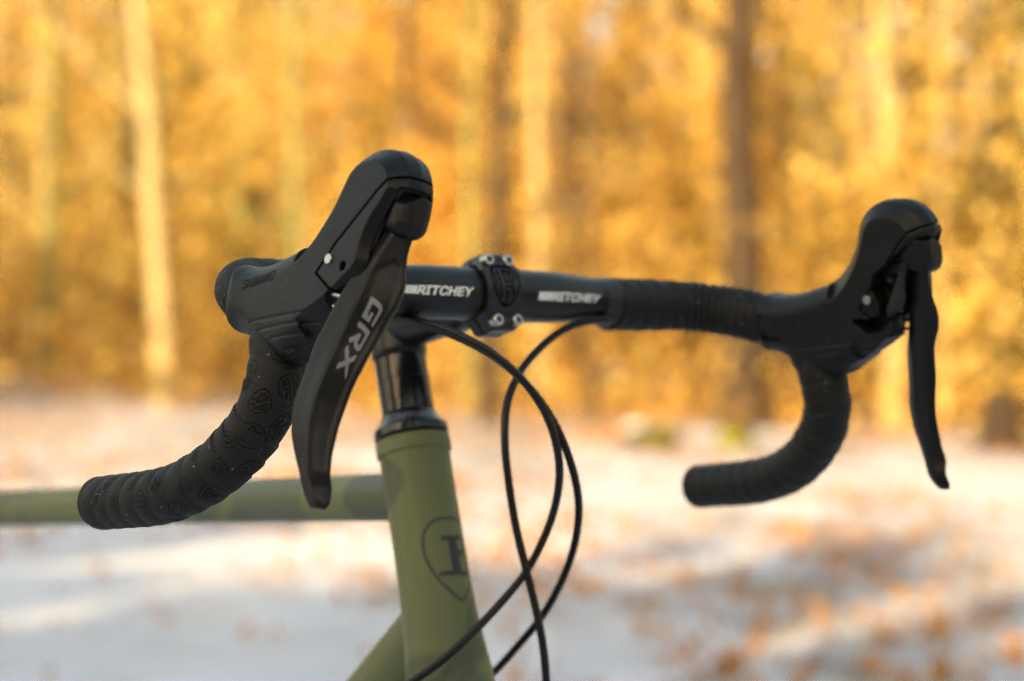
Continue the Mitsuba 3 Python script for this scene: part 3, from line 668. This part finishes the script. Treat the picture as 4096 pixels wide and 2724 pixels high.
yc = -7.0 + 2.6 * sstep(70, 130, X) + 1.2 * horn - 1.5 * sstep(-8, -46, Z) * (1 - sstep(110, 150, X))
half = 16.6 + 1.0 * (1 - sstep(54, 80, X)) - 1.6 * horn + 0.6 * sstep(125, 150, X) * (1 - sstep(15, 35, Z)) - 1.2 * sstep(-30, -50, Z) - 1.5 * sstep(50, 60, Z)
ya = np.abs(Y - yc)
d2h = d2 + 0.16 * horn * ya
Rr = 14.0 - 7.0 * horn
a1, a2 = np.maximum(d2h + Rr, 0), np.maximum(ya - half + Rr, 0)
hood = np.sqrt(a1 ** 2 + a2 ** 2) + np.minimum(np.maximum(d2h + Rr, ya - half + Rr), 0) - Rr
facet = (d2h + 0.95 * (ya - half)) * 0.725 + 5.2 + 4.0 * (1 - horn)
hood = np.maximum(hood, np.where(horn > 0.02, facet, -9))
br = poly_sd(BRACKET, X, Z); cav = poly_sd(CAVITY, X, Z); mouth = poly_sd(MOUTH, X, Z)
cavity = np.maximum(cav, np.abs(Y + 4) - 10.8)
mouth3 = np.maximum(mouth, -(Y + 11))
# grooves moulded in the rubber of the outer and inner cheek
grooves = [[[83.9, -29.0], [108.9, -27.6], [136.9, -26.3]], [[90.9, -33.9], [118.2, -32.1], [143.3, -30.5]], [[105.9, -38.7], [130.0, -36.6], [150.7, -34.2]], [[116.8, -43.7], [136.6, -41.2], [155.7, -38.3]]]
gd = np.full(d2.shape, 1e9, np.float32)
for g in grooves:
    for (x0, z0), (x1, z1) in zip(g[:-1], g[1:]):
        ex, ez = x1 - x0, z1 - z0; t = np.clip(((X - x0) * ex + (Z - z0) * ez) / (ex * ex + ez * ez), 0, 1)
        gd = np.minimum(gd, np.hypot(X - x0 - t * ex, Z - z0 - t * ez))
seam = np.full(d2.shape, 1e9, np.float32)
sl = smooth_closed([(125, -2), (117, -9), (115.5, -17), (119, -25), (129, -31.5), (142, -33), (142, -33), (129, -31.5), (119, -25), (115.5, -17), (117, -9), (125, -2)], 3)
side_only = (ya > 7)
INCUT = [(186, 32), (166, 20), (156.5, 14.5), (154, 5), (158, -3), (157, -10), (148, -12.3), (138, -11.3), (136, -13.5), (146, -21.5), (155, -20.5), (166, -12), (177, -9), (230, -9), (230, 34)]
TRIM = [(120, -45.5), (146, -32), (158, -23.5), (167, -13.5), (177, -9.5), (230, -9), (230, -70), (120, -70)]
incut = np.maximum(poly_sd(INCUT, X, Z), Y + 5.5)
trim = np.maximum(poly_sd(TRIM, X, Z), Y - 5.0)
hood = np.maximum(hood, -trim)
rubber = hood + np.where(side_only, 0.75 * np.exp(-(gd / 0.7) ** 2), 0)
rubber = np.maximum(np.maximum(rubber, -(br - 0.55)), np.maximum(np.maximum(-cavity, -mouth3), -incut))
core = np.maximum(np.maximum(np.maximum(hood + 0.45, br + 0.35), -cavity), -incut)
hole = np.hypot(X - 164.2, Z + 3.9) - 2.5
core = np.maximum(core, -np.maximum(hole, -(Y - 5)))
hood_mesh = local(surface_net(rubber, lo, HS)); bracket_mesh = local(surface_net(core, lo, HS))
inner = np.maximum(np.maximum(hood + 3.0, np.maximum(-(cav + 14), cav - 1.5)), -np.maximum(cav + 0.6, np.abs(Y + 4) - 8.5))
inner_mesh = local(surface_net(inner[::2, ::2, ::2], lo, HS * 2))
cheek = hood[:, :, :]                                # outer surface height above the middle plane, for the raised word
ysurf = np.zeros(d2.shape[0:1] + d2.shape[2:]); ys = np.arange(lo[1], hi[1] + HS, HS)
ins = hood < 0.0
last = ins.shape[1] - 1 - np.argmax(ins[:, ::-1, :], axis=1)
ix, iz = np.indices(last.shape); h0 = hood[ix, last, iz]; h1 = hood[ix, np.minimum(last + 1, ins.shape[1] - 1), iz]
ysurf = ys[last] + HS * h0 / (h0 - h1 - 1e-9)
def on_cheek(uv, lift=0.25):
    fx, fz = (uv[:, 0] - lo[0]) / HS, (uv[:, 1] - lo[2]) / HS
    i, j = fx.astype(int), fz.astype(int); a, b = fx - i, fz - j
    y = (ysurf[i, j] * (1 - a) + ysurf[i + 1, j] * a) * (1 - b) + (ysurf[i, j + 1] * (1 - a) + ysurf[i + 1, j + 1] * a) * b
    return loc(np.stack([uv[:, 0], y + lift, uv[:, 1]], -1))
maker = flat_text('SHIMANO', 5.4, 0.25, 1.35, bold=False).buffer(0.12)
maker = affinity.rotate(affinity.translate(affinity.scale(maker, 31.0 / (maker.bounds[2] - maker.bounds[0]), 1, origin=(0, 0)), 0, 0), 7.0, origin=(0, 0))
maker = affinity.translate(maker, 72.5, -11.5)
X2, Y2, Z2 = field((172, -24, 8), (206, 16, 50), 0.5)
cx_, cy_, cz_ = X2 - 187.5, Y2 + 4.6, Z2 - 26.0
capf = rbox(cx_, cy_, cz_ - 1.5, 9.8 + 0 * cz_, 10.8 - 0.12 * np.maximum(-cz_, 0), 15.0, 7.0)
capf = np.maximum(capf, -(Z2 - 13.4 + 0.30 * (X2 - 187) - 0.020 * (Y2 + 4.6) ** 2) * 0.9)
for a_, b_, c_ in (((184.5, -4.4, 41.5), (197.0, -5.2, 34.0), (188, 6.0, 31.0)), ((184.5, -4.4, 41.5), (197.0, -5.2, 34.0), (191.5, -14.0, 34.5))):
    a_, b_, c_ = np.array(a_), np.array(b_), np.array(c_); n_ = np.cross(b_ - a_, c_ - a_); n_ = n_ / np.linalg.norm(n_) * np.sign(n_[2])
    capf = np.maximum(capf, (X2 - a_[0]) * n_[0] + (Y2 - a_[1]) * n_[1] + (Z2 - a_[2]) * n_[2])
cap_mesh = local(surface_net(capf, (172, -24, 8), 0.5))
pin_mesh = local(lathe([151.8, -4.4, 0.2], [0, 1, 0], [(-17.4, 0.1), (-17.4, 2.5), (-17.0, 2.8), (17.2, 2.8), (17.6, 2.5), (17.6, 0.1)], 32))
pivot_screws = local(trimesh.util.concatenate([tube_line((161.5, -9.0, 10.5), (164.5, -10.8, 10.2), 1.7, sides=14), tube_line((160.0, -7.5, -9.2), (168.5, -8.0, -8.6), 1.3, sides=12)]))
piston = local(trimesh.util.concatenate([tube_line((153, 8, -16.5), (166, 4, -19), 1.5, sides=16), tube_line((154, 6, -22.5), (166, 1, -23), 1.2, sides=12)]))

# --- brake lever: sections at heights h, front inner edge F, outer rear edge B, thickness
LEV = [  # h, aF, wF, aB, wB, bulge, thick, where the ridge runs (0 inner edge, 1 rear edge)
    (24, 192, -8.0, 182.0, 1.5, 2.0, 7, .62), (16, 191.5, -8.0, 181, 3.0, 3.0, 8, .62), (5, 190.5, -7.0, 176.5, 6.0, 3.6, 10, .62), (-3, 191.5, -6.6, 172, 8.5, 3.4, 11.5, .62), (-12, 193.4, -6.0, 167.5, 10, 3.4, 12.5, .60), (-20, 192, -5.2, 164, 11.4, 3.8, 12, .58), (-33, 185.5, -4, 158.5, 12.6, 4.6, 11, .53),
    (-43, 182.3, -1.9, 154, 13.2, 5.2, 9.5, .50), (-53, 179.5, 0.3, 151.5, 13.5, 5.8, 8.5, .48), (-63, 176.2, 1.5, 149, 13.7, 6.2, 7.5, .46), (-74, 173.7, 2.3, 146.5, 14, 6.2, 6.8, .46), (-86, 172.3, 3.3, 147.5, 13.6, 6.0, 6.2, .46),
    (-96, 172.3, 4.0, 151, 12.5, 5.6, 6.2, .46), (-106, 173.9, 4.5, 155, 10.2, 4.8, 6.2, .46), (-115, 174.2, 1.8, 158.8, 8.3, 3.8, 6.2, .47), (-121, 175.6, 2.4, 162.5, 7.0, 2.4, 5.2, .48), (-124.6, 174, 3.4, 166, 6.0, 0.8, 3, .5)]
from scipy.interpolate import PchipInterpolator
LA = np.array(LEV)[::-1]; LI = PchipInterpolator(LA[:, 0], LA[:, 1:])
def lever_section(h):
    aF, wF, aB, wB, bu, tk, rt = LI(h)
    F, B = np.array([aF, wF]), np.array([aB, wB]); e = B - F; L_ = np.linalg.norm(e); e = e / L_; N = np.array([-e[1], e[0]]); N = N if N @ [0.5, 0.86] > 0 else -N
    pts = [F + N * 0.0, F + e * 0.10 * L_ + N * (0.7 + 0.16 * bu), F + e * 0.5 * rt * L_ + N * (0.4 + 0.56 * bu), F + e * (rt - 0.03) * L_ + N * (0.35 + 0.95 * bu), F + e * (rt + 0.08) * L_ + N * (0.0 + 0.92 * bu), F + e * (0.5 + 0.5 * rt) * L_ + N * 0.48 * bu, B, B + e * 0.1 - N * 0.42 * tk + 0.05 * e * L_ * 0,
           B - e * 0.12 * L_ - N * 0.80 * tk, F + e * 0.5 * L_ - N * 0.95 * tk, F + e * 0.16 * L_ - N * 0.62 * tk, F - N * 0.30 * tk]
    p = np.array(pts); q = np.roll(p, -1, 0)
    t = np.arange(7) / 7.0
    r = (p[:, None] * (1 - t)[None, :, None] + q[:, None] * t[None, :, None]).reshape(-1, 2)
    for _ in range(5): r = 0.25 * np.roll(r, 1, 0) + 0.5 * r + 0.25 * np.roll(r, -1, 0)
    return r
hs = np.concatenate([np.arange(24, -121, -1.0), np.linspace(-121, -124.6, 7)])
rings = np.array([np.column_stack([q[:, 0], q[:, 1], np.full(len(q), h)]) for h, q in ((h, lever_section(h)) for h in hs)])
n_front = 3 * 7 + 3                                   # ring points 0..n_front run over the panel from the inner edge to the ridge
ridx = np.arange(rings.shape[1]); inside = np.clip((ridx - 3) / 4.0, 0, 1) * np.clip((n_front - 1 - ridx) / 4.0, 0, 1)
mid = np.clip(1 - np.abs(ridx - n_front * 0.52) / (n_front * 0.52), 0, 1)
top_edge = -9 + 11.0 * mid ** 0.6                     # the scoop's rounded upper end
depth_ = 1.1 * inside[None] * sstep(1.5, -2.5, hs[:, None] - top_edge[None]) * sstep(-122, -100, hs[:, None])
nn = []
for r_ in rings:
    t_ = np.roll(r_, -1, 0) - np.roll(r_, 1, 0); n_ = np.stack([-t_[:, 1], t_[:, 0]], -1); n_ /= np.linalg.norm(n_, axis=1, keepdims=True); nn.append(n_)
nn = np.array(nn); cen = rings.mean(1)
flip = np.sign(((rings[:, :, :2] - cen[:, None, :2]) * nn).sum(-1).mean()); nn *= flip
rings[:, :, :2] -= nn * depth_[..., None]
lever_mesh = local(loft(rings))
def on_lever(uv, lift=0.15):
    """u: 0 at the inner front edge to 1 at the ridge; v: height"""
    h = uv[:, 1]; fi = np.interp(-h, -hs, np.arange(len(hs))); i = np.clip(fi.astype(int), 0, len(hs) - 2); a = (fi - i)[:, None]
    x = np.clip(uv[:, 0], 0, 1) * n_front; j = np.clip(x.astype(int), 0, n_front - 1); b = (x - j)[:, None]
    P = (rings[i, j] * (1 - a) + rings[i + 1, j] * a) * (1 - b) + (rings[i, j + 1] * (1 - a) + rings[i + 1, j + 1] * a) * b
    Nn = nn[i, j]; P[:, :2] += Nn * lift
    return loc(P)
def glyph(lines, w=0.105): return shapely.union_all([sg.LineString(l).buffer(w, cap_style=2, join_style=2) for l in lines])
G_ = glyph([[(0.86, 0.88), (0.22, 0.88), (0.115, 0.72), (0.115, 0.115), (0.78, 0.115), (0.78, 0.46), (0.50, 0.46)]])
R_ = glyph([[(0.115, 0), (0.115, 0.885), (0.74, 0.885), (0.82, 0.76), (0.82, 0.50), (0.74, 0.40), (0.36, 0.40)], [(0.44, 0.40), (0.86, 0.0)]])
X_ = glyph([[(0.06, 1.0), (0.94, 0.0)], [(0.94, 1.0), (0.06, 0.0)]], 0.11).intersection(sg.box(-0.2, 0, 1.2, 1))
grx = shapely.union_all([affinity.scale(affinity.translate(g, dx, 0), 1.0, 1.0) for g, dx in ((G_, 0), (R_, 1.06), (X_, 2.10))])
grx = affinity.affine_transform(grx, [1, 0.22, 0, 1, 0, 0]); grx = affinity.translate(grx, -grx.bounds[0], 0); W_ = grx.bounds[2]
def grx_map(q):
    """x along the word runs down the lever, y (letter tops) towards the inner front edge"""
    x = q[:, 0] / W_; y = q[:, 1]
    h = -19.0 - 40.0 * x - 2.0 * (y - 0.5)
    u = 0.74 - 0.36 * y
    return on_lever(np.stack([u, h], -1))

hood_key = bike('brake_hood', hood_mesh, 'rubber', smooth=42)
bike('brake_hood__bracket', bracket_mesh, 'bracket_black', smooth=42); bike('brake_hood__cavity', inner_mesh, 'dark_hole')
bike('brake_hood__pivot_cap', cap_mesh, 'lever_black', smooth=28); bike('brake_hood__pin', pin_mesh, 'steel', smooth=28); bike('brake_hood__piston', piston, 'steel'); bike('brake_hood__pivot_screw', pivot_screws, 'steel')
bike('brake_hood__lettering', decal(maker, on_cheek, 1.2), 'hood_mark', smooth=True)
bike('brake_lever', lever_mesh, 'lever_black', smooth=35)
bike('brake_lever__lettering', decal(grx, grx_map, 0.05), 'grey_print', smooth=True)
for nm, m, mt, sm_ in (('brake_hood_001', hood_mesh, 'rubber', 42), ('brake_hood_001__bracket', bracket_mesh, 'bracket_black', 42), ('brake_hood_001__cavity', inner_mesh, 'dark_hole', 40), ('brake_hood_001__pivot_cap', cap_mesh, 'lever_black', 28),
                       ('brake_hood_001__pin', pin_mesh, 'steel', 28), ('brake_hood_001__piston', piston, 'steel', 40), ('brake_hood_001__pivot_screw', pivot_screws, 'steel', 40), ('brake_lever_001', lever_mesh, 'lever_black', 35)):
    bike(nm, m, mt, smooth=sm_, mirror=True)
bike('brake_lever_001__lettering', decal(affinity.scale(grx, 1, 1), grx_map, 0.05), 'grey_print', smooth=True, mirror=True)

# --- cables and hoses
CABLES = {'A': [(-40, -72, -13), (-20, -66, -14), (-5.6, -60.1, -16.0), (10.6, -56.1, -19.0), (29.1, -49.3, -23.8), (45.8, -39.8, -32.2), (56.1, -31.7, -40.2), (64.1, -23.2, -50.1), (67.6, -12.1, -62.2), (67.6, -2.1, -75.0), (64.4, 7.4, -89.1), (59.6, 15.0, -104.7), (51.2, 21.3, -120.6), (41.8, 23.5, -139.2), (33.6, 20.9, -156.5), (28.5, 15.5, -169.6), (20.9, 4.1, -186.6), (12.7, -9.6, -203.4), (2.8, -25.1, -220.1), (-13.5, -40.7, -236.5), (-33.0, -53.9, -252.5), (-62, -60, -292)],
          'B': [(-45, -68, -14), (-28, -62, -15), (-12.1, -56.9, -17.0), (3.4, -50.6, -19.9), (20.4, -42.5, -25.1), (37.2, -32.8, -33.4), (49.1, -24.4, -41.7), (57.4, -15.5, -51.9), (61.5, -3.6, -64.7), (62.7, 7.9, -79.3), (61.3, 19.7, -97.0), (56.7, 30.7, -115.4), (48.4, 40.5, -131.6), (36.2, 48.7, -150.8), (21.6, 54.1, -170.4), (4.8, 56.9, -190.3), (-8.0, 56.4, -204.7), (-27.2, 54.6, -222.4), (-48.2, 52.2, -240.6), (-69.4, 49.6, -256.3), (-110, 42, -285)],
          'C': [(10, 104, -12.5), (11.5, 94, -13.6), (10.9, 84.6, -15.1), (8.9, 74.5, -17.3), (7.2, 63.3, -21.6), (7.5, 48.6, -30.1), (10.0, 33.3, -40.8), (14.1, 20.1, -52.3), (16.8, 11.5, -64.3), (19.7, 6.3, -77.6), (22.2, 4.0, -94.7), (24.5, 4.5, -113.0), (25.9, 7.4, -134.0), (28.4, 11.5, -156.4), (30.9, 15.5, -174.8), (32.7, 20.2, -194.6), (33.8, 24.2, -214.4), (33.0, 27.6, -237.0), (30.1, 31.5, -258.6), (24, 42, -310), (30, 52, -420)]}
for nm in 'ABC':
    bike('cable', sweep(np.array(CABLES[nm]), 2.5, 16, 160, up=(0.2, 0.9, 0.1)), 'hose_black', smooth=True)
# labels for the parts that differ from the rest
for k_, l_ in (('bicycle__head_tube', 'olive green head tube with a dark shield badge'), ('bicycle__stem__faceplate', 'black four bolt faceplate with a recessed crest'), ('bicycle__brake_lever', 'near black brake lever lettered GRX in grey'), ('bicycle__bar_tape', 'near black bar tape embossed with small crests'),
               ('bicycle__brake_hood', 'near black rubber brake hood with a maker name on its cheek'), ('bicycle__brake_hood_001', 'far black rubber brake hood, out of focus'), ('bicycle__brake_lever_001', 'far black brake lever seen edge on'), ('bicycle__bar_tape_001', 'far black bar tape with a bare smooth surface, out of focus')):
    tag(k_, l_)
